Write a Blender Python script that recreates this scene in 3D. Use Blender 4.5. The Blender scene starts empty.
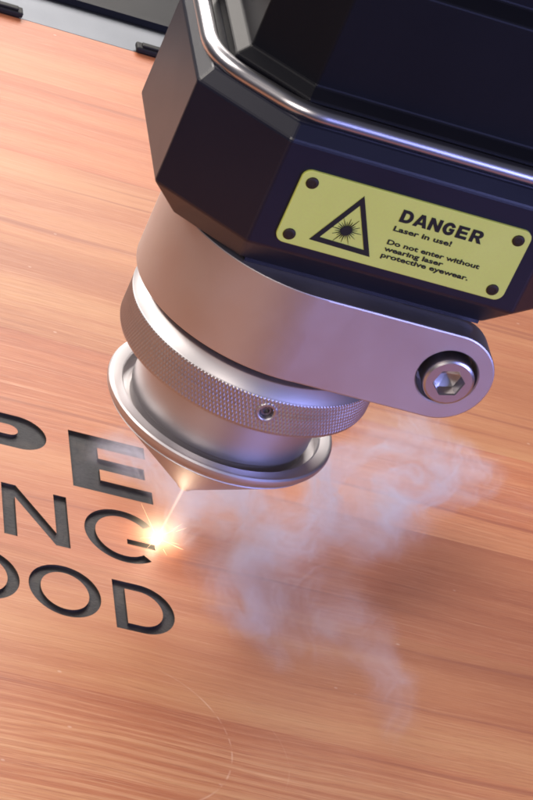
import bpy, bmesh, math, random
from mathutils import Vector, Matrix
random.seed(7)
MM = 0.001
scene = bpy.context.scene
COL = scene.collection
PI = math.pi

# ------------------------------------------------------------------ helpers
def tag(o, label=None, cat=None, group=None, kind=None):
    if label: o['label'] = label
    if cat: o['category'] = cat
    if group: o['group'] = group
    if kind: o['kind'] = kind
    return o

def empty(name, loc):
    o = bpy.data.objects.new(name, None)
    o.empty_display_size = 0.01
    o.location = Vector(loc) * MM
    COL.objects.link(o)
    return o

def wloc(o):
    v = Vector(o.location)
    while o.parent:
        o = o.parent
        v += Vector(o.location)
    return v

def build(name, verts, faces, mat, parent=None, origin=(0, 0, 0), smooth=30, mats=None, fmat=None):
    """verts in world millimetres -> one mesh object whose origin sits at `origin` (mm)"""
    og = Vector(origin)
    me = bpy.data.meshes.new(name)
    me.from_pydata([tuple((Vector(v) - og) * MM) for v in verts], [], faces)
    bm = bmesh.new(); bm.from_mesh(me)
    bmesh.ops.recalc_face_normals(bm, faces=bm.faces)
    bm.to_mesh(me); bm.free()
    for m in (mats or [mat]): me.materials.append(m)
    if fmat:
        for p, k in zip(me.polygons, fmat): p.material_index = k
    if smooth:
        me.polygons.foreach_set('use_smooth', [True] * len(me.polygons))
        me.set_sharp_from_angle(angle=math.radians(smooth))
    o = bpy.data.objects.new(name, me)
    COL.objects.link(o)
    if smooth and len(faces) < 30000:
        wm = o.modifiers.new('normals', 'WEIGHTED_NORMAL'); wm.keep_sharp = True; wm.weight = 100
    if parent:
        o.parent = parent
        o.location = og * MM - wloc(parent)
    else:
        o.location = og * MM
    return o

def bevel(o, w, seg=2, ang=25):
    m = o.modifiers.new('edge', 'BEVEL')
    m.width = w * MM; m.segments = seg; m.limit_method = 'ANGLE'; m.angle_limit = math.radians(ang)
    m.harden_normals = False
    return o

def loft(rings, cap0=True, cap1=True):
    v, f = [], []
    n = len(rings[0])
    for r in rings: v += [tuple(p) for p in r]
    for k in range(len(rings) - 1):
        for i in range(n):
            j = (i + 1) % n
            f.append((k*n+i, k*n+j, (k+1)*n+j, (k+1)*n+i))
    if cap0: f.append(tuple(range(n))[::-1])
    if cap1: f.append(tuple((len(rings)-1)*n + i for i in range(n)))
    return v, f

def circ(r, z, n=160, cx=0, cy=0):
    return [(cx + r*math.cos(2*PI*i/n), cy + r*math.sin(2*PI*i/n), z) for i in range(n)]

def lathe(name, prof, mat, parent, n=160, origin=(0, 0, 0), closed=True, smooth=28):
    rings = [circ(r, z, n) for r, z in prof]
    if closed:
        rings.append(rings[0])
        v, f = loft(rings, False, False)
        m = len(rings) - 1
        f = [tuple(i if i < m*n else i - m*n for i in q) for q in f]
        v = v[:m*n]
    else:
        v, f = loft(rings, True, True)
    return build(name, v, f, mat, parent, origin, smooth)

def box(x0, x1, y0, y1, z0, z1):
    v = [(x0,y0,z0),(x1,y0,z0),(x1,y1,z0),(x0,y1,z0),(x0,y0,z1),(x1,y0,z1),(x1,y1,z1),(x0,y1,z1)]
    f = [(3,2,1,0),(4,5,6,7),(0,1,5,4),(1,2,6,5),(2,3,7,6),(3,0,4,7)]
    return v, f

# ------------------------------------------------------------------ node helpers
class NT:
    def __init__(s, nt): s.nt = nt
    def n(s, typ, **kw):
        nd = s.nt.nodes.new(typ)
        for k, v in kw.items(): setattr(nd, k, v)
        return nd
    def put(s, sock, v):
        if v is None: return
        if isinstance(v, bpy.types.NodeSocket): s.nt.links.new(v, sock)
        else: sock.default_value = v
    def math(s, op, a, b=None, c=None, clamp=False):
        nd = s.n('ShaderNodeMath', operation=op); nd.use_clamp = clamp
        s.put(nd.inputs[0], a); s.put(nd.inputs[1], b); s.put(nd.inputs[2], c)
        return nd.outputs[0]
    def vm(s, op, a, b=None, scale=None):
        nd = s.n('ShaderNodeVectorMath', operation=op)
        s.put(nd.inputs[0], a); s.put(nd.inputs[1], b)
        if scale is not None: s.put(nd.inputs[3], scale)
        return nd.outputs[1] if op in ('LENGTH', 'DISTANCE', 'DOT_PRODUCT') else nd.outputs[0]
    def coord(s, scale=(1000, 1000, 1000), loc=(0, 0, 0), kind='Object'):
        tc = s.n('ShaderNodeTexCoord'); mp = s.n('ShaderNodeMapping')
        s.put(mp.inputs['Vector'], tc.outputs[kind]); mp.inputs['Scale'].default_value = scale
        mp.inputs['Location'].default_value = loc
        return mp.outputs[0]
    def noise(s, vec, scale, detail=3, rough=0.55, dist=0.0, out='Fac', dim='3D', w=None):
        nd = s.n('ShaderNodeTexNoise', noise_dimensions=dim)
        s.put(nd.inputs['Vector'], vec); nd.inputs['Scale'].default_value = scale
        nd.inputs['Detail'].default_value = detail; nd.inputs['Roughness'].default_value = rough
        nd.inputs['Distortion'].default_value = dist
        return nd.outputs[out]
    def ramp(s, fac, stops, interp='LINEAR'):
        nd = s.n('ShaderNodeValToRGB'); s.put(nd.inputs[0], fac)
        cr = nd.color_ramp; cr.interpolation = interp
        while len(cr.elements) < len(stops): cr.elements.new(0.5)
        for e, (p, c) in zip(cr.elements, stops):
            e.position = p; e.color = c if len(c) == 4 else (*c, 1)
        return nd.outputs[0]
    def mix(s, fac, a, b, mode='MIX'):
        nd = s.n('ShaderNodeMix', data_type='RGBA', blend_type=mode)
        s.put(nd.inputs[0], fac)
        for sock, v in ((nd.inputs[6], a), (nd.inputs[7], b)):
            if isinstance(v, tuple) and len(v) == 3: v = (*v, 1)
            s.put(sock, v)
        return nd.outputs[2]
    def mapr(s, v, a, b, c=0.0, d=1.0, smooth=False):
        nd = s.n('ShaderNodeMapRange'); nd.clamp = True
        if smooth: nd.interpolation_type = 'SMOOTHSTEP'
        s.put(nd.inputs[0], v)
        for i, x in zip((1, 2, 3, 4), (a, b, c, d)): s.put(nd.inputs[i], x)
        return nd.outputs[0]
    def sep(s, v):
        nd = s.n('ShaderNodeSeparateXYZ'); s.put(nd.inputs[0], v); return nd.outputs
    def comb(s, x, y, z):
        nd = s.n('ShaderNodeCombineXYZ'); s.put(nd.inputs[0], x); s.put(nd.inputs[1], y); s.put(nd.inputs[2], z)
        return nd.outputs[0]
    def bump(s, h, strength, dist):
        nd = s.n('ShaderNodeBump'); s.put(nd.inputs['Height'], h)
        nd.inputs['Strength'].default_value = strength; nd.inputs['Distance'].default_value = dist
        return nd.outputs[0]

def new_mat(name):
    m = bpy.data.materials.new(name); m.use_nodes = True
    nt = m.node_tree
    b = nt.nodes['Principled BSDF']
    return m, NT(nt), b

def metal(name, col, rough, grain=0.0, spot=0.06, axis=None, aniso=0.0, bumpd=0.00002):
    m, t, b = new_mat(name)
    c = t.coord()
    n1 = t.noise(c, 0.09, 3)
    n2 = t.noise(c, 3.2, 2)
    t.put(b.inputs['Base Color'], t.mix(n1, tuple(x*0.93 for x in col), tuple(min(1, x*1.05) for x in col)))
    b.inputs['Metallic'].default_value = 1
    r = t.math('ADD', t.math('MULTIPLY', t.math('SUBTRACT', n1, 0.5), spot*2), rough)
    r = t.math('ADD', t.math('MULTIPLY', t.math('SUBTRACT', n2, 0.5), spot), r)
    t.put(b.inputs['Roughness'], r)
    if grain:
        if axis == 'ring':   # turned: fine rings round the axis
            g = t.noise(t.vm('MULTIPLY', c, (0.02, 0.02, 9.0)), 1.0, 2)
        else:
            g = t.noise(c, 5.0, 2)
        t.put(b.inputs['Normal'], t.bump(g, grain, bumpd))
    return m

# ------------------------------------------------------------------ materials
def wood_material():
    m, t, b = new_mat('oiled_wood')
    c = t.coord()
    X, Y, Z = t.sep(c)
    # slow sideways wander of the grain
    wob = t.noise(t.vm('MULTIPLY', c, (0.012, 0.02, 0.02)), 1.0, 2)
    Yw = t.math('ADD', Y, t.math('MULTIPLY', t.math('SUBTRACT', wob, 0.5), 6.0))
    # glued strips
    strip = t.math('FLOOR', t.math('DIVIDE', t.math('ADD', Y, 11.0), 33.0))
    wn = t.n('ShaderNodeTexWhiteNoise', noise_dimensions='1D'); t.put(wn.inputs['W'], t.math('ADD', strip, 3.7))
    sv = wn.outputs['Value']
    p = t.comb(t.math('ADD', X, t.math('MULTIPLY', sv, 400.0)), Yw, t.math('MULTIPLY', sv, 50.0))
    broad = t.noise(t.vm('MULTIPLY', p, (0.0045, 0.075, 0.05)), 1.0, 4, 0.55)
    mid = t.noise(t.vm('MULTIPLY', p, (0.010, 0.42, 0.2)), 1.0, 4, 0.6, 0.3)
    fine = t.noise(t.vm('MULTIPLY', p, (0.035, 2.6, 1.0)), 1.0, 3, 0.65)
    pore = t.noise(t.vm('MULTIPLY', p, (0.12, 4.5, 1.0)), 1.0, 2, 0.5)
    fig = t.mapr(t.noise(t.vm('MULTIPLY', p, (0.003, 0.022, 0.02)), 1.0, 2), 0.42, 0.62, 0.35, 1.0)
    fig = t.math('MAXIMUM', fig, t.mapr(Y, -40.0, -52.0, 0, 1.25))          # the nearest lamella is strongly figured
    fig = t.math('MULTIPLY', fig, t.mapr(Y, 45.0, 120.0, 1.0, 0.45))
    midc = t.math('ADD', 0.5, t.math('MULTIPLY', t.math('SUBTRACT', mid, 0.5), fig))
    v = t.math('ADD', t.math('MULTIPLY', broad, 0.62), t.math('MULTIPLY', midc, 0.38))
    col = t.ramp(v, [(0.31, (0.330, 0.097, 0.050)), (0.42, (0.390, 0.130, 0.066)), (0.50, (0.445, 0.163, 0.083)),
                     (0.59, (0.510, 0.220, 0.112)), (0.70, (0.560, 0.290, 0.158))])
    # strip tint
    tint = t.ramp(sv, [(0.0, (1.05, 0.93, 0.90)), (0.5, (1.0, 1.0, 1.0)), (1.0, (0.97, 1.06, 1.02))])
    col = t.mix(1.0, col, tint, 'MULTIPLY')
    col = t.mix(t.math('MULTIPLY', t.mapr(fine, 0.52, 0.72, 0, 0.36), fig), col, (0.33, 0.115, 0.065))
    col = t.mix(t.math('MULTIPLY', t.mapr(fine, 0.46, 0.28, 0, 0.34), fig), col, (0.72, 0.43, 0.27))
    col = t.mix(t.math('MULTIPLY', t.mapr(pore, 0.64, 0.72, 0, 0.36), fig), col, (0.22, 0.075, 0.045))
    col = t.mix(1.0, col, (1.03, 1.02, 0.92), 'MULTIPLY')
    # crisp fibres and the ridged early/late wood of the nearest lamella
    fib = t.noise(t.vm('MULTIPLY', p, (0.22, 7.0, 1.0)), 1.0, 2, 0.6)
    col = t.mix(t.math('MULTIPLY', t.mapr(fib, 0.56, 0.66, 0, 0.36), t.mapr(fig, 0.1, 0.8, 0.3, 1.0)), col, (0.24, 0.070, 0.040))
    col = t.mix(t.mapr(fib, 0.42, 0.34, 0, 0.22), col, (0.64, 0.34, 0.20))
    ph = t.noise(t.vm('MULTIPLY', p, (0.012, 0.10, 0.1)), 1.0, 3, 0.6)
    sn = t.math('SINE', t.math('ADD', t.math('MULTIPLY', Yw, 3.1), t.math('MULTIPLY', ph, 22.0)))
    near = t.math('MULTIPLY', t.mapr(t.math('ADD', Y, t.math('MULTIPLY', ph, 14.0)), -34.0, -46.0), t.mapr(X, 34.0, 4.0, 0.15, 1.0))
    amt = t.math('MULTIPLY', near, t.mapr(mid, 0.35, 0.62, 0.1, 1.0))
    col = t.mix(t.math('MULTIPLY', t.mapr(sn, 0.25, 0.9, 0, 0.45), amt), col, (0.62, 0.335, 0.175))
    col = t.mix(t.math('MULTIPLY', t.mapr(sn, -0.2, -0.9, 0, 0.34), amt), col, (0.335, 0.090, 0.045))
    # occasional dark resin streaks
    streak = t.noise(t.vm('MULTIPLY', p, (0.007, 0.40, 0.2)), 1.0, 1, 0.5)
    col = t.mix(t.mapr(streak, 0.65, 0.72, 0, 0.45), col, (0.25, 0.070, 0.042))
    # pale specks of dust and small chips
    dv = t.n('ShaderNodeTexVoronoi', feature='F1'); t.put(dv.inputs['Vector'], t.vm('MULTIPLY', c, (0.10, 0.16, 0.1)))
    dv.inputs['Scale'].default_value = 1.0
    speck = t.mapr(dv.outputs['Distance'], 0.022, 0.045, 0.35, 0)
    col = t.mix(speck, col, (0.75, 0.55, 0.42))
    # two scuffed arcs left by a sharp edge
    scr = None
    for cx, cy, r, w, a0 in ((-9.2, -51.0, 17.1, 0.13, 0.30), (2.0, -51.4, 15.7, 0.11, 0.07)):
        d = t.vm('DISTANCE', t.comb(X, Y, 0.0), (cx, cy, 0.0))
        ln = t.mapr(t.math('ABSOLUTE', t.math('SUBTRACT', d, r)), w*0.4, w*1.6, a0, 0)
        side = t.mapr(X, cx + r*0.25, cx + r*0.75, 0, 1)
        ln = t.math('MULTIPLY', ln, side)
        scr = ln if scr is None else t.math('MAXIMUM', scr, ln)
    scr = t.math('MULTIPLY', scr, t.mapr(t.noise(c, 0.30, 3), 0.40, 0.58))
    col = t.mix(scr, col, (0.85, 0.62, 0.45))
    t.put(b.inputs['Base Color'], col)
    t.put(b.inputs['Roughness'], t.math('ADD', 0.36, t.math('MULTIPLY', fine, 0.22)))
    b.inputs['Specular IOR Level'].default_value = 0.45
    h = t.math('ADD', t.math('MULTIPLY', fine, 0.7), t.math('MULTIPLY', pore, 0.5))
    t.put(b.inputs['Normal'], t.bump(h, 0.35, 0.00012))
    return m

def char_material(name, base, rough):
    m, t, b = new_mat(name)
    c = t.coord()
    n = t.noise(t.vm('MULTIPLY', c, (0.7, 1.0, 1.0)), 1.6, 4, 0.6)
    n2 = t.noise(c, 0.16, 3)
    col = t.mix(n, tuple(x*0.75 for x in base), tuple(x*1.25 for x in base))
    col = t.mix(t.mapr(n2, 0.5, 0.75, 0, 0.35), col, (0.10, 0.075, 0.065))
    t.put(b.inputs['Base Color'], col)
    t.put(b.inputs['Roughness'], t.math('ADD', rough, t.math('MULTIPLY', n, 0.2)))
    t.put(b.inputs['Normal'], t.bump(n, 0.6, 0.00015))
    return m

def coated(name, base, rough, spec=0.5, tex=0.25):
    m, t, b = new_mat(name)
    c = t.coord()
    n = t.noise(c, 0.05, 3); s = t.noise(c, 4.0, 2)
    t.put(b.inputs['Base Color'], t.mix(n, tuple(x*0.85 for x in base), tuple(x*1.15 for x in base)))
    t.put(b.inputs['Roughness'], t.math('ADD', rough - 0.05, t.math('MULTIPLY', n, 0.1)))
    b.inputs['Specular IOR Level'].default_value = spec
    if tex: t.put(b.inputs['Normal'], t.bump(s, tex, 0.00003))
    return m

M_wood = wood_material()
M_char = char_material('charred_wood', (0.015, 0.0135, 0.017), 0.55)
M_charwall = char_material('charred_edge', (0.016, 0.011, 0.010), 0.5)
M_black = coated('black_coating', (0.004, 0.0045, 0.013), 0.36, 0.5)
M_black2 = coated('black_upper_coating', (0.004, 0.004, 0.006), 0.45, 0.18)
M_satin = metal('satin_steel', (0.58, 0.54, 0.535), 0.46, 0.0, 0.09)
M_turned = metal('turned_steel', (0.52, 0.50, 0.51), 0.45, 0.0, 0.05)
M_knurl = metal('knurled_steel', (0.46, 0.44, 0.45), 0.42, 0.0)
M_chrome = metal('polished_chrome', (0.50, 0.49, 0.51), 0.30, 0.0, 0.03)
M_bolt = metal('bolt_steel', (0.50, 0.48, 0.49), 0.30, 0.2)
M_socket = metal('socket_steel', (0.20, 0.19, 0.20), 0.4, 0.2)
M_rail = metal('brushed_aluminium', (0.135, 0.145, 0.165), 0.50, 0.0)
M_rivet = coated('dark_rivet', (0.022, 0.012, 0.006), 0.55, 0.3)
M_ink = coated('black_ink', (0.012, 0.011, 0.010), 0.55, 0.3, 0)
M_rubber = coated('black_rubber', (0.014, 0.014, 0.016), 0.6, 0.2)
M_bed = coated('bed_black', (0.010, 0.011, 0.014), 0.5, 0.15)

def plate_material():
    m, t, b = new_mat('yellow_label')
    c = t.coord()
    n = t.noise(c, 0.12, 3); n2 = t.noise(c, 2.2, 3)
    col = t.mix(n, (0.50, 0.555, 0.11), (0.56, 0.615, 0.15))
    col = t.mix(t.mapr(n2, 0.4, 0.7, 0, 0.25), col, (0.50, 0.48, 0.14))
    t.put(b.inputs['Base Color'], col)
    b.inputs['Roughness'].default_value = 0.48
    b.inputs['Specular IOR Level'].default_value = 0.3
    t.put(b.inputs['Normal'], t.bump(n2, 0.2, 0.00003))
    return m
M_plate = plate_material()

# ------------------------------------------------------------------ engraved board
def ell(cx, cy, rx, ry, n=56, a0=0.0, a1=2*PI, p=2.0):
    out = []
    for i in range(n):
        a = a0 + (a1 - a0)*i/(n if abs(a1 - a0 - 2*PI) < 1e-6 else n - 1)
        ca, sa = math.cos(a), math.sin(a)
        out.append((cx + rx*math.copysign(abs(ca)**(2/p), ca), cy + ry*math.copysign(abs(sa)**(2/p), sa)))
    return out

def glyphs():
    g = []
    # (word row, loops); loops[0] outer, others holes, world mm on the board
    # P, wide bold
    xl, yb, yt = -36.0, 10.45, 27.2
    outer = [(xl, yb), (xl + 5.2, yb), (xl + 5.2, 17.55), (-24.6, 17.55)] + ell(-24.6, 22.38, 5.3, 4.83, 24, -PI/2, PI/2)[1:-1] + [(-24.6, yt), (xl, yt)]
    hole = [(xl + 5.2, 21.1), (-26.4, 21.1)] + ell(-26.4, 22.6, 1.8, 1.5, 14, -PI/2, PI/2)[1:-1] + [(-26.4, 24.1), (xl + 5.2, 24.1)]
    g.append(('P', [outer, hole]))
    g.append(('E', [[(-15, 10.45), (-0.1, 10.45), (-0.1, 14.0), (-9.7, 14.0), (-9.7, 17.2), (-1.1, 17.2), (-1.1, 20.4),
                     (-9.7, 20.4), (-9.7, 23.6), (-0.6, 23.6), (-0.6, 27.0), (-15, 27.0)]]))
    x0, x1, y0, y1, w = -28.4, -16.6, -7.9, 6.4, 2.35
    g.append(('N', [[(x0, y0), (x0 + w, y0), (x0 + w, y1 - 3.4), (x1 - w - .25, y0), (x1, y0), (x1, y1), (x1 - w, y1), (x1 - w, y0 + 3.4),
                     (x0 + w + .25, y1), (x0, y1)]]))
    # G : open ring with a bar
    cx, cy, rx, ry, w = -6.6, -0.85, 7.1, 7.2, 2.0
    a0, a1 = math.radians(40), math.radians(312)
    ou = ell(cx, cy, rx, ry, 48, a0, a1); inn = ell(cx, cy, rx - w, ry - w*0.9, 48, a0, a1)
    xr = ou[-1][0]
    g.append(('G', [ou + inn[::-1], [(-6.0, -1.35), (-6.0, -2.75), (-0.9, -2.75), (-0.9, -1.35)]]))
    g.append(('O', [ell(-32.6, -19.8, 6.35, 6.6), ell(-32.6, -19.8, 4.25, 4.75)]))
    g.append(('O', [ell(-18.35, -19.8, 6.35, 6.6), ell(-18.35, -19.8, 4.25, 4.75)]))
    x0, y0, y1, w = -9.7, -26.3, -13.6, 2.15
    outer = [(x0, y0), (-5.0, y0)] + ell(-5.0, (y0+y1)/2, 6.05, (y1-y0)/2, 26, -PI/2, PI/2)[1:-1] + [(-5.0, y1), (x0, y1)]
    hole = [(x0 + w, y0 + 1.85), (-5.1, y0 + 1.85)] + ell(-5.1, (y0+y1)/2, 4.05, (y1-y0)/2 - 1.85, 22, -PI/2, PI/2)[1:-1] + [(-5.1, y1 - 1.85), (x0 + w, y1 - 1.85)]
    g.append(('D', [outer, hole]))
    return g

def glyph_solid(loops, z0, z1, dx=0.0):
    """extruded glyph via a 2D curve fill -> verts, faces in mm"""
    cu = bpy.data.curves.new('outline', 'CURVE'); cu.dimensions = '2D'; cu.fill_mode = 'BOTH'
    cu.extrude = (z1 - z0)/2
    for lp in loops:
        s = cu.splines.new('POLY'); s.points.add(len(lp) - 1)
        for p, (x, y) in zip(s.points, lp): p.co = (x, y, 0, 1)
        s.use_cyclic_u = True
    ob = bpy.data.objects.new('outline', cu); COL.objects.link(ob)
    dg = bpy.context.evaluated_depsgraph_get(); dg.update()
    me = bpy.data.meshes.new_from_object(ob.evaluated_get(dg))
    bm = bmesh.new(); bm.from_mesh(me); bmesh.ops.remove_doubles(bm, verts=bm.verts, dist=1e-4)
    zc = (z0 + z1)/2
    bm.verts.ensure_lookup_table(); bm.verts.index_update()
    v = [(w.co.x, w.co.y, w.co.z + zc) for w in bm.verts]
    f = [tuple(q.index for q in fc.verts) for fc in bm.faces]
    bm.free()
    bpy.data.objects.remove(ob); bpy.data.curves.remove(cu); bpy.data.meshes.remove(me)
    return v, f

DEPTH = 0.55
v, f = box(-150, 260, -170, 180.3, -12, 0)
board = build('wooden_board', v, f, M_wood, None, (0, 0, 0), smooth=0, mats=[M_wood, M_charwall])
tag(board, 'flat reddish brown wooden board with dark engraved letters, lying under the laser head', 'wooden board')
letters = []
cv, cf = [], []
for ch, loops in glyphs():
    v, f = glyph_solid(loops, -DEPTH - 0.3, 3.0)
    b0 = len(cv); cv += v; cf += [tuple(i + b0 for i in q) for q in f]
    v, f = glyph_solid(loops, -DEPTH - 0.25, -DEPTH)
    letters.append((ch, v, f, loops))
cut = build('cutter', cv, cf, M_charwall, None, smooth=0)
md = board.modifiers.new('engrave', 'BOOLEAN'); md.object = cut; md.operation = 'DIFFERENCE'; md.solver = 'EXACT'
try: md.material_mode = 'TRANSFER'
except Exception: pass
bpy.context.view_layer.update()
dg = bpy.context.evaluated_depsgraph_get()
me = bpy.data.meshes.new_from_object(board.evaluated_get(dg))
board.modifiers.clear(); board.data = me
# inner faces of the cuts are charred whatever the solver did with slots
for p in me.polygons:
    if p.center.z < -0.02*MM and p.center.z > -2*MM and abs(p.center.x) < 0.06 and abs(p.center.y) < 0.06:
        p.material_index = 1
if len(me.materials) < 2: me.materials.append(M_charwall)
bpy.data.objects.remove(cut)
rows = {'P': 'wide bold letter P burnt into the wood', 'E': 'wide bold letter E burnt into the wood, half under smoke',
        'N': 'thin letter N burnt into the wood', 'G': 'thin letter G still being burnt by the spark', 'D': 'thin letter D burnt into the wood'}
for ch, v, f, loops in letters:
    xs = [p[0] for p in loops[0]]; ys = [p[1] for p in loops[0]]
    o = build('engraved_letter', v, f, M_char, board, (sum(xs)/len(xs), sum(ys)/len(ys), -DEPTH), smooth=0)
    if ch in rows: o['label'] = rows[ch]

# ------------------------------------------------------------------ machine bed and rail at the back
v, f = box(-400, 520, -400, 196.0, -30, -12.05)
bed = build('machine_bed', v, f, M_bed, None, smooth=0); tag(bed, kind='structure')
bv, bf = [], []
def addbox(*a):
    v, f = box(*a); b0 = len(bv); bv.extend(v); bf.extend([tuple(i + b0 for i in q) for q in f])
addbox(-400, 520, 196.0, 460, -30, -3.0)
bed2 = build('floor', bv, bf, M_bed, None, smooth=0); tag(bed2, kind='structure')
rail = empty('metal_rail', (0, 188, -12))
tag(rail, 'grey brushed metal rail running along the far edge of the wooden board', 'rail')
v, f = box(-400, 520, 181.0, 194.6, -12, -0.3)
bevel(build('rail_bar', v, f, M_rail, rail, (0, 188, -12), smooth=0), 0.15)
v, f = box(-400, 520, 194.9, 197.0, -12, 1.2)
bevel(build('rail_lip', v, f, M_bed, rail, (0, 196, -12), smooth=0), 0.05)
for x0, x1, lab in ((-26.0, -16.4, 'small black clip on the rail edge at the top left corner of the photo'),
                    (10.2, 18.0, 'small black clip on the rail edge beside the black laser head')):
    cl = empty('edge_clip', ((x0+x1)/2, 181.4, 0)); tag(cl, lab, 'clip', 'black clips on the far board edge')
    v, f = box(x0, x1, 179.9, 183.0, 0.22, 1.5)
    bevel(build('clip_body', v, f, M_rubber, cl, ((x0+x1)/2, 181.4, 0.2), smooth=0), 0.35)
    v, f = box(x0+1.2, x1-1.2, 180.5, 182.2, 1.5, 2.0)
    bevel(build('clip_tab', v, f, M_rubber, cl, ((x0+x1)/2, 181.4, 1.5), smooth=0), 0.2)

# ------------------------------------------------------------------ laser head
TIP = (0, 0, 12.3)
head = empty('laser_head', TIP)
tag(head, 'black and steel laser cutting head with a yellow danger plate, held above the wooden board', 'laser head')

OCT = [(-29.7, 14), (-29.7, -13.5), (-15.8, -24.1), (29, -24.1), (42.9, -13.5), (42.9, 14), (29, 24.6), (-15.8, 24.6)]
def inset(d, P=OCT):
    n = len(P); L = []
    for i in range(n):
        a = Vector(P[i]); c = Vector(P[(i+1) % n]); tt = (c - a).normalized(); L.append((a + Vector((-tt.y, tt.x))*d, tt))
    out = []
    for i in range(n):
        (p, t1), (p2, t2) = L[i-1], L[i]
        den = t1.x*t2.y - t1.y*t2.x; w = p2 - p
        out.append(p + t1*((w.x*t2.y - w.y*t2.x)/den))
    return out
def octo(name, levels, mat, bw):
    rings = [[(p.x, p.y, z) for p in inset(d)] for d, z in levels]
    v, f = loft(rings)
    return bevel(build(name, v, f, mat, head, (6.6, 0, levels[0][1]), smooth=0), bw)
housing = octo('housing', [(5.5, 69.4), (0, 75.3), (0, 93.9), (1.8, 96.4), (4.9, 96.4)], M_black, 0.35)
v, f = box(-13, 27, -18.4, 14, 68.74, 69.6)
build('gap_block', v, f, M_black, head, (6.6, 0, 68.7), smooth=0)  # added black block, closes the shaded gap above the clamp ear
upper = octo('upper_housing', [(5.0, 96.2), (4.5, 98.9), (6.6, 100.4), (6.6, 119.2), (9.0, 121.2), (9.0, 152)], M_black2, 0.3)

# chrome guard tube round the step between the two housings
def rounded(P, r, k=8):
    out = []; n = len(P)
    for i in range(n):
        a, b_, c = Vector(P[i-1]), Vector(P[i]), Vector(P[(i+1) % n])
        u = (a - b_).normalized(); w = (c - b_).normalized()
        half = u.angle(w)/2; dl = min(r/math.tan(half), 0.45*min((a-b_).length, (c-b_).length))
        p0, p1 = b_ + u*dl, b_ + w*dl
        for j in range(k + 1):
            s = j/k; out.append(p0*(1-s)**2 + b_*2*s*(1-s) + p1*s*s)
    return out
path = rounded([(-28.2, 14), (-28.2, -11.3), (-14.8, -20.6), (28, -20.6), (41.4, -11.3), (41.4, 14), (28, 23.0), (-14.8, 23.0)], 12)
n = len(path); tv, tf = [], []; K = 20; TR = 1.42
for i in range(n):
    tt = (path[(i+1) % n] - path[i-1]).normalized(); nn = Vector((tt.y, -tt.x))
    for j in range(K):
        a = 2*PI*j/K
        tv.append((path[i].x + nn.x*TR*math.cos(a), path[i].y + nn.y*TR*math.cos(a), 97.3 + TR*math.sin(a)))
for i in range(n):
    for j in range(K):
        i2, j2 = (i+1) % n, (j+1) % K
        tf.append((i*K+j, i2*K+j, i2*K+j2, i*K+j2))
build('guard_tube', tv, tf, M_chrome, head, (6.6, 0, 97.3), smooth=60)

# clamp ring with its ear
RC, C1, C2 = 23.3, 52.4, 68.7
cb = 0.3
prof = [(18.2, C1), (RC-cb, C1), (RC-0.08, C1+0.1), (RC, C1+cb), (RC, C2-cb), (RC-0.08, C2-0.1), (RC-cb, C2), (17, C2), (17, C1+3), (18.2, C1+3)]
clamp = lathe('clamp_ring', prof, M_satin, head, 200, (0, 0, C1))
ex, ez, er = 23.85, (C1+C2)/2, (C2-C1)/2 - 0.03
hx, hz, hr = 24.3, 60.6, 5.0
X0 = 0.05
def ear_outline(ins, angs):
    r = er - ins; out = []
    for a in angs:
        dx, dz = math.cos(a), math.sin(a)
        # march to boundary of the half stadium from the hole centre
        lo, hi = 0.0, 60.0
        for _ in range(50):
            mid = (lo + hi)/2; x, z = hx + dx*mid, hz + dz*mid
            inside = x >= X0 and abs(z - ez) <= r and (x <= ex or (x-ex)**2 + (z-ez)**2 <= r*r)
            if inside: lo = mid
            else: hi = mid
        out.append((hx + dx*lo, hz + dz*lo))
    return out
angs = sorted([2*PI*i/120 for i in range(120)] + [math.atan2(C1 - hz + .0, X0 - hx) % (2*PI), math.atan2(C2 - hz, X0 - hx) % (2*PI),
                                                  math.atan2(C1 + .45 - hz, X0 - hx) % (2*PI), math.atan2(C2 - .45 - hz, X0 - hx) % (2*PI)])
YF = -23.2995
R = []
R.append([(hx + (hr-.05)*0.02*math.cos(a), YF + 5.2, hz + (hr-.05)*0.02*math.sin(a)) for a in angs])
R.append([(hx + hr*math.cos(a), YF + 5.2, hz + hr*math.sin(a)) for a in angs])
R.append([(hx + hr*math.cos(a), YF + 0.22, hz + hr*math.sin(a)) for a in angs])
R.append([(hx + (hr+.22)*math.cos(a), YF, hz + (hr+.22)*math.sin(a)) for a in angs])
for ins, y in ((0.3, YF), (0.09, YF + .09), (0, YF + .3), (0, YF + 5.6), (0.4, YF + 6.0)):
    R.append([(x, y, z) for x, z in ear_outline(ins, angs)])
v, f = loft(R)
build('clamp_ear', v, f, M_satin, clamp, (ex, YF, ez), smooth=10)
# socket-head bolt
def hexr(a, ap): 
    a = (a + PI/6 + 0.25) % (PI/3) - PI/6
    return ap/math.cos(a)
nb = 96; ba = [2*PI*i/nb for i in range(nb)]
def bring(r, y): return [(hx + 0.15 + r*math.cos(a), y, hz - 0.1 + r*math.sin(a)) for a in ba]
def hring(ap, y): return [(hx + 0.15 + hexr(a, ap)*math.cos(a), y, hz - 0.1 + hexr(a, ap)*math.sin(a)) for a in ba]
BF = -24.7
v, f = loft([bring(4.2, YF + 5.0), bring(4.2, BF + .5), bring(4.08, BF + .18), bring(3.75, BF), hring(2.3, BF), hring(2.15, BF + .25), hring(2.15, BF + 2.2), bring(0.3, BF + 2.9)])
bolt = build('clamp_bolt', v, f, M_bolt, clamp, (hx, BF, hz), smooth=28)

# neck hidden between clamp and housing, and between ring and clamp
lathe('neck', [(17.6, 47), (17.6, 55), (16.9, 55), (16.9, 70.2), (10, 70.2), (10, 47)], M_socket, head, 96, (0, 0, 47))

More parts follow.
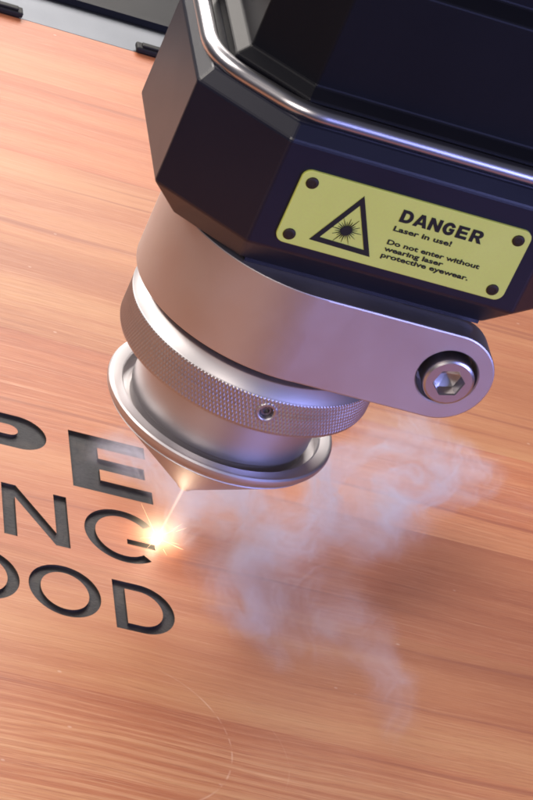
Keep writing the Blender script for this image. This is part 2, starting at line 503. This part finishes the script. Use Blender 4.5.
# knurled focus ring: real diamond teeth and one grub-screw hole
RK, K1, K2 = 22.25, 40.95, 47.85
NU, NV = 1272, 54
TEETH = 212
ha, hzk = math.atan2(-22.238, -0.29), 45.0
def knurl(u, z):
    a = u*TEETH; b_ = (z - K1)/0.72*0.5
    p = abs(((a + b_) % 1.0) - 0.5)*2; q = abs(((a - b_) % 1.0) - 0.5)*2
    return 0.17*min(1, 1.35*min(p, q))
rings = [circ(15.5, K1 - .0, NU), circ(RK - 0.75, K1, NU), circ(RK - 0.30, K1 + 0.16, NU)]
for k in range(NV + 1):
    z = K1 + 0.35 + (K2 - K1 - 0.60)*k/NV
    fade = min(1, k/2, (NV - k)/2)
    row = []
    for i in range(NU):
        u = i/NU; ang = 2*PI*u
        d = math.hypot(math.remainder(ang - ha, 2*PI)*RK, z - hzk)
        r = RK - 0.29 + knurl(u, z)*fade
        if d < 1.75:
            r = RK - 0.05
            if d < 1.12: r = RK - 1.4*min(1, (1.12 - d)/0.13)
            elif d < 1.35: r = RK - 0.05 - 0.22*(1.35 - d)/0.23
        row.append((r*math.cos(ang), r*math.sin(ang), z))
    rings.append(row)
for r, z in ((RK - .10, K2 - 0.12), (RK - .25, K2 + .05), (20.85, 49.95), (20.6, 50.1), (17.0, 50.1), (17.0, 44.0), (15.5, 44.0)):
    rings.append(circ(r, z, NU))
m_ = len(rings); rings.append(rings[0])
v, f = loft(rings, False, False)
f = [tuple(i if i < m_*NU else i - m_*NU for i in q) for q in f]; v = v[:m_*NU]
nk = (NV + 4)*NU
fm = [0 if 2*NU <= k < (NV + 3)*NU else 1 for k in range(len(f))]
ring = build('focus_ring', v, f, None, head, (0, 0, K1), smooth=35, mats=[M_knurl, M_turned], fmat=fm)
# grub screw at the bottom of the hole
ra = RK - 1.25
cxs, cys = ra*math.cos(ha), ra*math.sin(ha)
ux = Vector((-math.sin(ha), math.cos(ha), 0)); un = Vector((math.cos(ha), math.sin(ha), 0))
def sring(r, dep, hexa=False):
    out = []
    for i in range(36):
        a = 2*PI*i/36; rr = hexr(a, r) if hexa else r
        p = Vector((cxs, cys, hzk)) + ux*rr*math.cos(a) + Vector((0, 0, 1))*rr*math.sin(a) + un*dep
        out.append(tuple(p))
    return out
v, f = loft([sring(0.98, -0.4), sring(0.98, 0.35), sring(0.9, 0.45), sring(0.5, 0.45, True), sring(0.5, -0.1, True)])
build('set_screw', v, f, M_socket, ring, (cxs, cys, hzk), smooth=30)

# nozzle: barrel, lipped flange, cone
barrel = [(15.2, 45), (16.0, 42), (16.0, 30.4), (15.6, 29.9), (15.6, 28.1), (10, 28.6), (10, 45)]
lathe('nozzle_barrel', barrel, M_turned, head, 200, (0, 0, 28.1))
fl = [(16.2, 28.3), (17.5, 28.3), (17.5, 30.2), (17.75, 30.45), (19.3, 30.6), (19.75, 30.5), (20.0, 30.2), (20.05, 29.6), (19.85, 29.0), (19.5, 28.55), (18.9, 28.0), (16.3, 28.0)]
noz = lathe('nozzle_flange', fl, M_turned, head, 220, (0, 0, 28))
co = [(18.95, 28.15), (19.1, 27.95), (1.75, 13.1), (1.25, 12.5), (0.85, 12.3), (0.6, 12.5), (0.6, 16), (10, 28.15)]
M_cone = metal('brushed_steel_cone', (0.50, 0.47, 0.47), 0.50, 0.0)
lathe('nozzle_cone', co, M_cone, head, 200, (0, 0, 12.3))

# warning plate
PX0, PX1, PZ0, PZ1 = -12.1, 26.05, 77.1, 90.15
YP = -24.1
def rrect(x0, x1, z0, z1, r, y, k=8):
    out = []
    for cx, cz, a in ((x1-r, z1-r, 0), (x0+r, z1-r, PI/2), (x0+r, z0+r, PI), (x1-r, z0+r, 3*PI/2)):
        for j in range(k + 1):
            b_ = a + PI/2*j/k; out.append((cx + r*math.cos(b_), y, cz + r*math.sin(b_)))
    return out
v, f = loft([rrect(PX0, PX1, PZ0, PZ1, 1.5, YP + .1), rrect(PX0, PX1, PZ0, PZ1, 1.5, YP - .42), rrect(PX0+.1, PX1-.1, PZ0+.1, PZ1-.1, 1.4, YP - .5)])
plate = build('warning_plate', v, f, M_plate, head, ((PX0+PX1)/2, YP, (PZ0+PZ1)/2), smooth=30)
YS = YP - .5            # plate's surface
for x, z in ((-10.2, 88.2), (-10.2, 78.8), (24.1, 88.25), (23.9, 78.8)):
    rr = [[(x + r*math.cos(2*PI*i/32), YS - h, z + r*math.sin(2*PI*i/32)) for i in range(32)]
          for r, h in ((1.0, -.2), (1.0, .10), (.92, .20), (.7, .26), (.5, .28), (.44, .2), (.05, .2))]
    v, f = loft(rr)
    build('rivet', v, f, M_rivet, plate, (x, YS, z), smooth=40)

def ink(name, parts, parent):
    vv, ff = [], []
    for v, f in parts:
        b0 = len(vv); vv += v; ff += [tuple(i + b0 for i in q) for q in f]
    return build(name, vv, ff, M_ink, parent, ((PX0+PX1)/2, YS, (PZ0+PZ1)/2), smooth=0)
def flat(loops, h=0.13):
    v, f = glyph_solid(loops, 0, h)
    return [(x, YS + .02 - zz, y) for x, y, zz in v], f
def text_mesh(s, x0, x1, base, cap, bold, h=0.13):
    cu = bpy.data.curves.new('words', 'FONT'); cu.body = s; cu.size = 1.0; cu.offset = bold; cu.extrude = 0.5; cu.resolution_u = 4
    if len(s) < 8: cu.space_character = 1.08
    ob = bpy.data.objects.new('words', cu); COL.objects.link(ob)
    dg = bpy.context.evaluated_depsgraph_get(); dg.update()
    me = bpy.data.meshes.new_from_object(ob.evaluated_get(dg))
    xs = [w.co.x for w in me.vertices]; a, b_ = min(xs), max(xs)
    capu = 0.729 + bold
    v = [(x0 + (w.co.x - a)/(b_ - a)*(x1 - x0), YS + .02 - (w.co.z + .5)*h, base + w.co.y/capu*cap) for w in me.vertices]
    f = [tuple(p.vertices) for p in me.polygons]
    bpy.data.objects.remove(ob); bpy.data.curves.remove(cu); bpy.data.meshes.remove(me)
    return v, f
def bold_word(x0, x1, z0, z1):
    """DANGER in wide heavy block capitals"""
    st, hs = .30, .23           # stem and bar, in letter widths / heights
    def arcR(cx, cy, rx, ry, a0=-PI/2, a1=PI/2): return ell(cx, cy, rx, ry, 16, a0, a1)
    Gd = {
     'D': [[(0,0), (.48,0)] + arcR(.48,.5,.52,.5)[1:-1] + [(.48,1), (0,1)], [(st,hs), (.46,hs)] + arcR(.46,.5,.24,.5-hs)[1:-1] + [(.46,1-hs), (st,1-hs)]],
     'A': [[(-.04,0), (.27,0), (.33,.18), (.70,.18), (.76,0), (1.08,0), (.68,1), (.35,1)], [(.40,.38), (.63,.38), (.515,.74)]],
     'N': [[(0,0), (.29,0), (.29,.55), (.70,0), (1,0), (1,1), (.71,1), (.71,.45), (.30,1), (0,1)]],
     'G': [ell(.5,.5,.51,.51,30,math.radians(28),math.radians(322)) + [(.94,.56), (.52,.56), (.52,.36), (.68,.36), (.66,.27)] + ell(.5,.5,.20,.27,20,math.radians(300),math.radians(28))],
     'E': [[(0,0), (.92,0), (.92,.23), (.31,.23), (.31,.40), (.85,.40), (.85,.61), (.31,.61), (.31,.78), (.9,.78), (.9,1), (0,1)]],
     'R': [[(0,0), (.30,0), (.30,.36), (.42,.36), (.68,0), (1.04,0), (.73,.42)] + arcR(.60,.70,.36,.30,-1.0,PI/2) + [(0,1)],
           [(.30,.57), (.56,.57)] + arcR(.56,.68,.10,.11)[1:-1] + [(.56,.79), (.30,.79)]],
    }
    out = []; adv = (x1 - x0)/6; w = adv*.86
    for k, chh in enumerate('DANGER'):
        loops = [[(x0 + k*adv + px*w, z0 + pz*(z1 - z0)) for px, pz in lp] for lp in Gd[chh]]
        out.append(flat(loops))
    return out
A, B_, C_ = (-1.75, 88.45), (-6.95, 78.85), (3.15, 78.65)
cen = ((A[0]+B_[0]+C_[0])/3, (A[1]+B_[1]+C_[1])/3)
sc_ = 0.735
innr = [(cen[0] + (p[0]-cen[0])*sc_, cen[1] + (p[1]-cen[1])*sc_) for p in (A, B_, C_)]
ink('warning_triangle', [flat([[A, B_, C_], innr])], plate)
bx, bz = -2.1, 81.95
star = []
NR = 24
for i in range(NR):
    a = 2*PI*i/NR; L = (2.55, 1.75, 2.15, 1.6)[i % 4]
    star.append((bx + L*math.cos(a), bz + L*math.sin(a)))
    a2 = a + PI/NR
    star.append((bx + .72*math.cos(a2), bz + .72*math.sin(a2)))
for q in ((.0,),): pass
ink('laser_symbol', [flat([star]), flat([ell(bx, bz, .82, .82, 24)], 0.16)], plate)
ink('danger_lettering', bold_word(4.95, 18.95, 85.9, 88.1), plate)
ink('small_lettering', [text_mesh('Laser in use!', 4.75, 14.4, 84.15, 0.92, 0.022),
                        text_mesh('Do not enter without', 4.75, 20.25, 81.65, 0.88, 0.02),
                        text_mesh('wearing laser', 4.75, 14.6, 80.4, 0.88, 0.02),
                        text_mesh('protective eyewear.', 4.75, 19.4, 79.2, 0.88, 0.02)], plate)

# ------------------------------------------------------------------ beam, spark
SPOT = (-0.5, 0.3, 0.0)
def emis(name, col, strength):
    m = bpy.data.materials.new(name); m.use_nodes = True
    t = NT(m.node_tree); m.node_tree.nodes.remove(m.node_tree.nodes['Principled BSDF'])
    e = t.n('ShaderNodeEmission'); e.inputs[0].default_value = (*col, 1); e.inputs[1].default_value = strength
    t.put(m.node_tree.nodes['Material Output'].inputs['Surface'], e.outputs[0])
    return m
def glow_volume(name, col, strength, fall):
    """halo of light shaped as an emissive volume: fall(t, coord) -> 0..1 density"""
    m = bpy.data.materials.new(name); m.use_nodes = True
    t = NT(m.node_tree); m.node_tree.nodes.remove(m.node_tree.nodes['Principled BSDF'])
    e = t.n('ShaderNodeEmission'); e.inputs[0].default_value = (*col, 1)
    t.put(e.inputs[1], t.math('MULTIPLY', fall(t, t.coord()), strength))
    t.put(m.node_tree.nodes['Material Output'].inputs['Volume'], e.outputs[0])
    return m
def icos(r, c, sub=3, squash=1.0):
    bm = bmesh.new(); bmesh.ops.create_icosphere(bm, subdivisions=sub, radius=r)
    bm.verts.index_update()
    v = [(p.co.x + c[0], p.co.y + c[1], p.co.z*squash + c[2]) for p in bm.verts]
    f = [tuple(q.index for q in fc.verts) for fc in bm.faces]; bm.free()
    return v, f

spark = empty('spark', SPOT)
tag(spark, 'white-hot spark where the laser beam burns the wooden board', 'spark')
v, f = icos(0.9, (SPOT[0], SPOT[1], 0.55), 3)
build('spark_core', v, f, emis('white_hot', (1.0, 0.86, 0.62), 14), spark, (SPOT[0], SPOT[1], 0.55), smooth=60)
def fall_s(t, c):
    d = t.math('DIVIDE', t.vm('LENGTH', c), 8.0)
    k = t.math('MAXIMUM', t.math('SUBTRACT', 1.0, d), 0.0)
    return t.math('POWER', k, 3.6)
v, f = icos(8.2, (SPOT[0], SPOT[1], 0.6), 4)
glow_v, glow_f = v, f
build('spark_glow', v, f, glow_volume('spark_glow', (1.0, 0.74, 0.48), 640, fall_s), spark, (SPOT[0], SPOT[1], 0.6), smooth=60)  # emissive ball stands in for the bright halo round the spark
# the spark's radiating glare, shaped as thin emissive needles
nv, nf = [], []
rnd = random.Random(5)
for i in range(11):
    az = rnd.uniform(0, 2*PI); elv = rnd.uniform(0.08, 1.0)
    L = rnd.uniform(2.0, 7.0)
    d = Vector((math.cos(az)*math.cos(elv), math.sin(az)*math.cos(elv), math.sin(elv)))
    s = Vector((SPOT[0], SPOT[1], 0.5)) + d*0.7; e = s + d*L
    if rnd.random() < .25: s = s + d*L*0.6
    u = d.orthogonal().normalized(); w = d.cross(u); r0 = rnd.uniform(.025, .05)
    b0 = len(nv)
    for pp, rr in ((s, r0), (e, r0*0.25)):
        for j in range(5):
            a = 2*PI*j/5; nv.append(tuple(pp + u*rr*math.cos(a) + w*rr*math.sin(a)))
    for j in range(5): nf.append((b0+j, b0+(j+1) % 5, b0+5+(j+1) % 5, b0+5+j))
    nf.append(tuple(b0+j for j in range(5))[::-1]); nf.append(tuple(b0+5+j for j in range(5)))
o = build('spark_rays', nv, nf, emis('hot_orange', (1.0, 0.6, 0.3), 3), spark, (SPOT[0], SPOT[1], 0.5), smooth=0)
o['kind'] = 'stuff'

beam = empty('laser_beam', SPOT)
tag(beam, 'thin glowing laser beam between the steel nozzle cone tip and the spark', 'laser beam')
T0 = Vector((0, 0, 12.1)); T1 = Vector((SPOT[0], SPOT[1], 0.4)); ax = (T0 - T1)
u = ax.orthogonal().normalized(); w = ax.normalized().cross(u)
rings = []
for k in range(9):
    s = k/8; p = T1 + ax*s; r = 0.26 + 0.22*s
    rings.append([tuple(p + u*r*math.cos(2*PI*j/16) + w*r*math.sin(2*PI*j/16)) for j in range(16)])
v, f = loft(rings)
axn = ax.normalized()
def fall_b(t, c):
    # distance from the beam's axis, c is relative to the spot (mm)
    along = t.vm('DOT_PRODUCT', c, tuple(axn))
    rad = t.vm('LENGTH', t.vm('SUBTRACT', c, t.vm('SCALE', tuple(axn), None, along)))
    k = t.math('MAXIMUM', t.math('SUBTRACT', 1.0, t.math('DIVIDE', rad, t.math('ADD', 0.26, t.math('MULTIPLY', along, 0.018)))), 0.0)
    return t.math('POWER', k, 1.2)
build('beam_light', v, f, glow_volume('beam_glow', (1.0, 0.80, 0.58), 850, fall_b), beam, tuple(T1), smooth=60)

# ------------------------------------------------------------------ smoke
BL = [((50, 31, 9), (20, 16, 8), 1.0), ((36, 18, 8), (20, 15, 7), 0.95), ((11, 8, 6), (15, 11, 6.5), 1.0),
      ((20, -6, 6), (17, 13, 6), 0.42), ((14, -19, 5), (10, 12, 5), 0.40), ((38, -32, 4.5), (7, 15, 4.5), 0.22), ((28, -18, 5), (15, 13, 5), 0.22),
      ((28, 6, 7), (15, 12, 6.5), 0.7), ((-4, 16, 4.5), (9, 11, 4.5), 0.95), ((5, 3, 4), (9, 8, 5), 0.7)]
def smoke_material():
    m = bpy.data.materials.new('smoke'); m.use_nodes = True
    t = NT(m.node_tree); m.node_tree.nodes.remove(m.node_tree.nodes['Principled BSDF'])
    c = t.coord()
    def warpv(scale, amp, det, src):
        wv = t.n('ShaderNodeTexNoise'); t.put(wv.inputs['Vector'], src); wv.inputs['Scale'].default_value = scale; wv.inputs['Detail'].default_value = det
        return t.vm('SCALE', t.vm('SUBTRACT', wv.outputs['Color'], (0.5, 0.5, 0.5)), None, amp)
    w1 = warpv(0.055, 30.0, 2, c)
    cw = t.vm('ADD', c, t.vm('MULTIPLY', w1, (1, 1, 0.3)))
    tot = None
    for (cc, rr, d) in BL:
        q = t.vm('DIVIDE', t.vm('SUBTRACT', cw, cc), rr)
        k = t.mapr(t.vm('LENGTH', q), 1.05, 0.0, 0, d, True)
        tot = k if tot is None else t.math('ADD', tot, k)
    tot = t.math('MINIMUM', tot, 1.15)
    # billows and drawn-out wisps
    w2 = warpv(0.14, 17.0, 2, cw)
    wz = t.vm('ADD', cw, w2)
    n1 = t.noise(t.vm('MULTIPLY', wz, (1.0, 1.0, 0.6)), 0.075, 4, 0.62)
    n2 = t.noise(t.vm('MULTIPLY', wz, (1.3, 0.8, 0.4)), 0.10, 2, 0.5)
    ridge = t.math('POWER', t.mapr(t.math('ABSOLUTE', t.math('SUBTRACT', n2, 0.5)), 0.0, 0.075, 1, 0), 1.6)
    den = t.math('ADD', t.mapr(n1, 0.46, 0.70, 0.10, 1.0), t.math('MULTIPLY', ridge, 0.7))
    den = t.math('MULTIPLY', den, t.math('MULTIPLY', tot, t.mapr(t.sep(c)[2], 0.2, 2.0)))
    den = t.math('MULTIPLY', den, 360.0)
    pv = t.n('ShaderNodeVolumePrincipled')
    pv.inputs['Color'].default_value = (0.80, 0.82, 0.94, 1)
    t.put(pv.inputs['Density'], den)
    pv.inputs['Anisotropy'].default_value = 0.1
    t.put(m.node_tree.nodes['Material Output'].inputs['Volume'], pv.outputs[0])
    return m
sv, sf = [], []
for cc, rr, d in BL:
    bm = bmesh.new(); bmesh.ops.create_icosphere(bm, subdivisions=3, radius=1.0); bm.verts.index_update()
    b0 = len(sv)
    sv += [(cc[0] + p.co.x*(rr[0] + 5), cc[1] + p.co.y*(rr[1] + 5), max(0.25, cc[2] + p.co.z*(rr[2] + 2))) for p in bm.verts]
    sf += [tuple(b0 + q.index for q in fc.verts) for fc in bm.faces]; bm.free()
tmp = build('smoke_cells', sv, sf, None, None, smooth=0, mats=[bpy.data.materials.new('none')])
rm = tmp.modifiers.new('union', 'REMESH'); rm.mode = 'VOXEL'; rm.voxel_size = 1.0*MM
bpy.context.view_layer.update()
dg = bpy.context.evaluated_depsgraph_get()
me = bpy.data.meshes.new_from_object(tmp.evaluated_get(dg)); me.name = 'smoke'
bpy.data.objects.remove(tmp)
for vt in me.vertices: vt.co.z = max(vt.co.z, 0.15*MM)
me.materials.clear(); me.materials.append(smoke_material())
smoke = bpy.data.objects.new('smoke', me); COL.objects.link(smoke)
tag(smoke, 'thin bluish white smoke drifting over the wooden board away from the spark', 'smoke', kind='stuff')

# ------------------------------------------------------------------ lights
def area(name, loc, target, size, power, col, size_y=None):
    l = bpy.data.lights.new(name, 'AREA'); l.energy = power; l.color = col
    l.shape = 'RECTANGLE'; l.size = size*MM; l.size_y = (size_y or size)*MM
    o = bpy.data.objects.new(name, l); COL.objects.link(o)
    o.location = Vector(loc)*MM
    o.rotation_euler = (Vector(target) - Vector(loc)).to_track_quat('-Z', 'Y').to_euler()
    return o
area('key_lamp', (-230, 740, 450), (0, 40, 0), 950, 13.6, (1.0, 0.93, 0.86), 400)
area('blue_lamp', (420, -560, 210), (10, -20, 50), 360, 4.4, (0.34, 0.38, 1.0), 260)
area('left_lamp', (-520, 60, 480), (0, 0, 0), 300, 3.0, (1.0, 0.92, 0.84))
area('front_lamp', (-330, -640, 420), (0, 0, 60), 300, 2.9, (1.0, 0.90, 0.82))
pl = bpy.data.lights.new('spark_lamp', 'POINT'); pl.energy = 0.0013; pl.color = (1.0, 0.78, 0.52); pl.shadow_soft_size = 0.001
po = bpy.data.objects.new('spark_lamp', pl); COL.objects.link(po); po.location = (SPOT[0]*MM, SPOT[1]*MM, 0.0022)

wd = bpy.data.worlds.new('World'); scene.world = wd; wd.use_nodes = True
bg = wd.node_tree.nodes['Background']
bg.inputs[0].default_value = (0.55, 0.56, 0.75, 1); bg.inputs[1].default_value = 0.14

# ------------------------------------------------------------------ camera
def camera():
    f_px, yaw, pitch, roll = 2986.5, math.radians(20.219), math.radians(-30.559), math.radians(25.02)
    fw = Vector((math.sin(yaw)*math.cos(pitch), math.cos(yaw)*math.cos(pitch), math.sin(pitch)))
    rt = Vector((math.cos(yaw), -math.sin(yaw), 0)); up = rt.cross(fw)
    c, s = math.cos(roll), math.sin(roll)
    X = rt*c + up*s; Y = up*c - rt*s
    cam = bpy.data.cameras.new('camera'); o = bpy.data.objects.new('camera', cam); COL.objects.link(o)
    cam.sensor_fit = 'VERTICAL'; cam.sensor_height = 24.0
    cam.lens = f_px/800*24.0
    cam.clip_start = 0.02; cam.clip_end = 20
    mw = Matrix((X, Y, -fw)).transposed().to_4x4()
    mw.translation = Vector((-142.08, -404.48, 287.97))*MM
    o.matrix_world = mw
    scene.camera = o
camera()

scene.render.engine = 'CYCLES'
cy = scene.cycles
cy.use_denoising = True
cy.max_bounces = 8; cy.volume_bounces = 1; cy.diffuse_bounces = 3; cy.glossy_bounces = 5
cy.volume_max_steps = 128; cy.volume_step_rate = 1.6
cy.sample_clamp_indirect = 6
cy.filter_width = 1.8 if hasattr(cy, 'filter_width') else 1.5
vs = scene.view_settings
scene.display_settings.display_device = 'sRGB'
vs.view_transform = 'Standard'; vs.look = 'None'; vs.exposure = 0; vs.gamma = 1; vs.use_curve_mapping = False
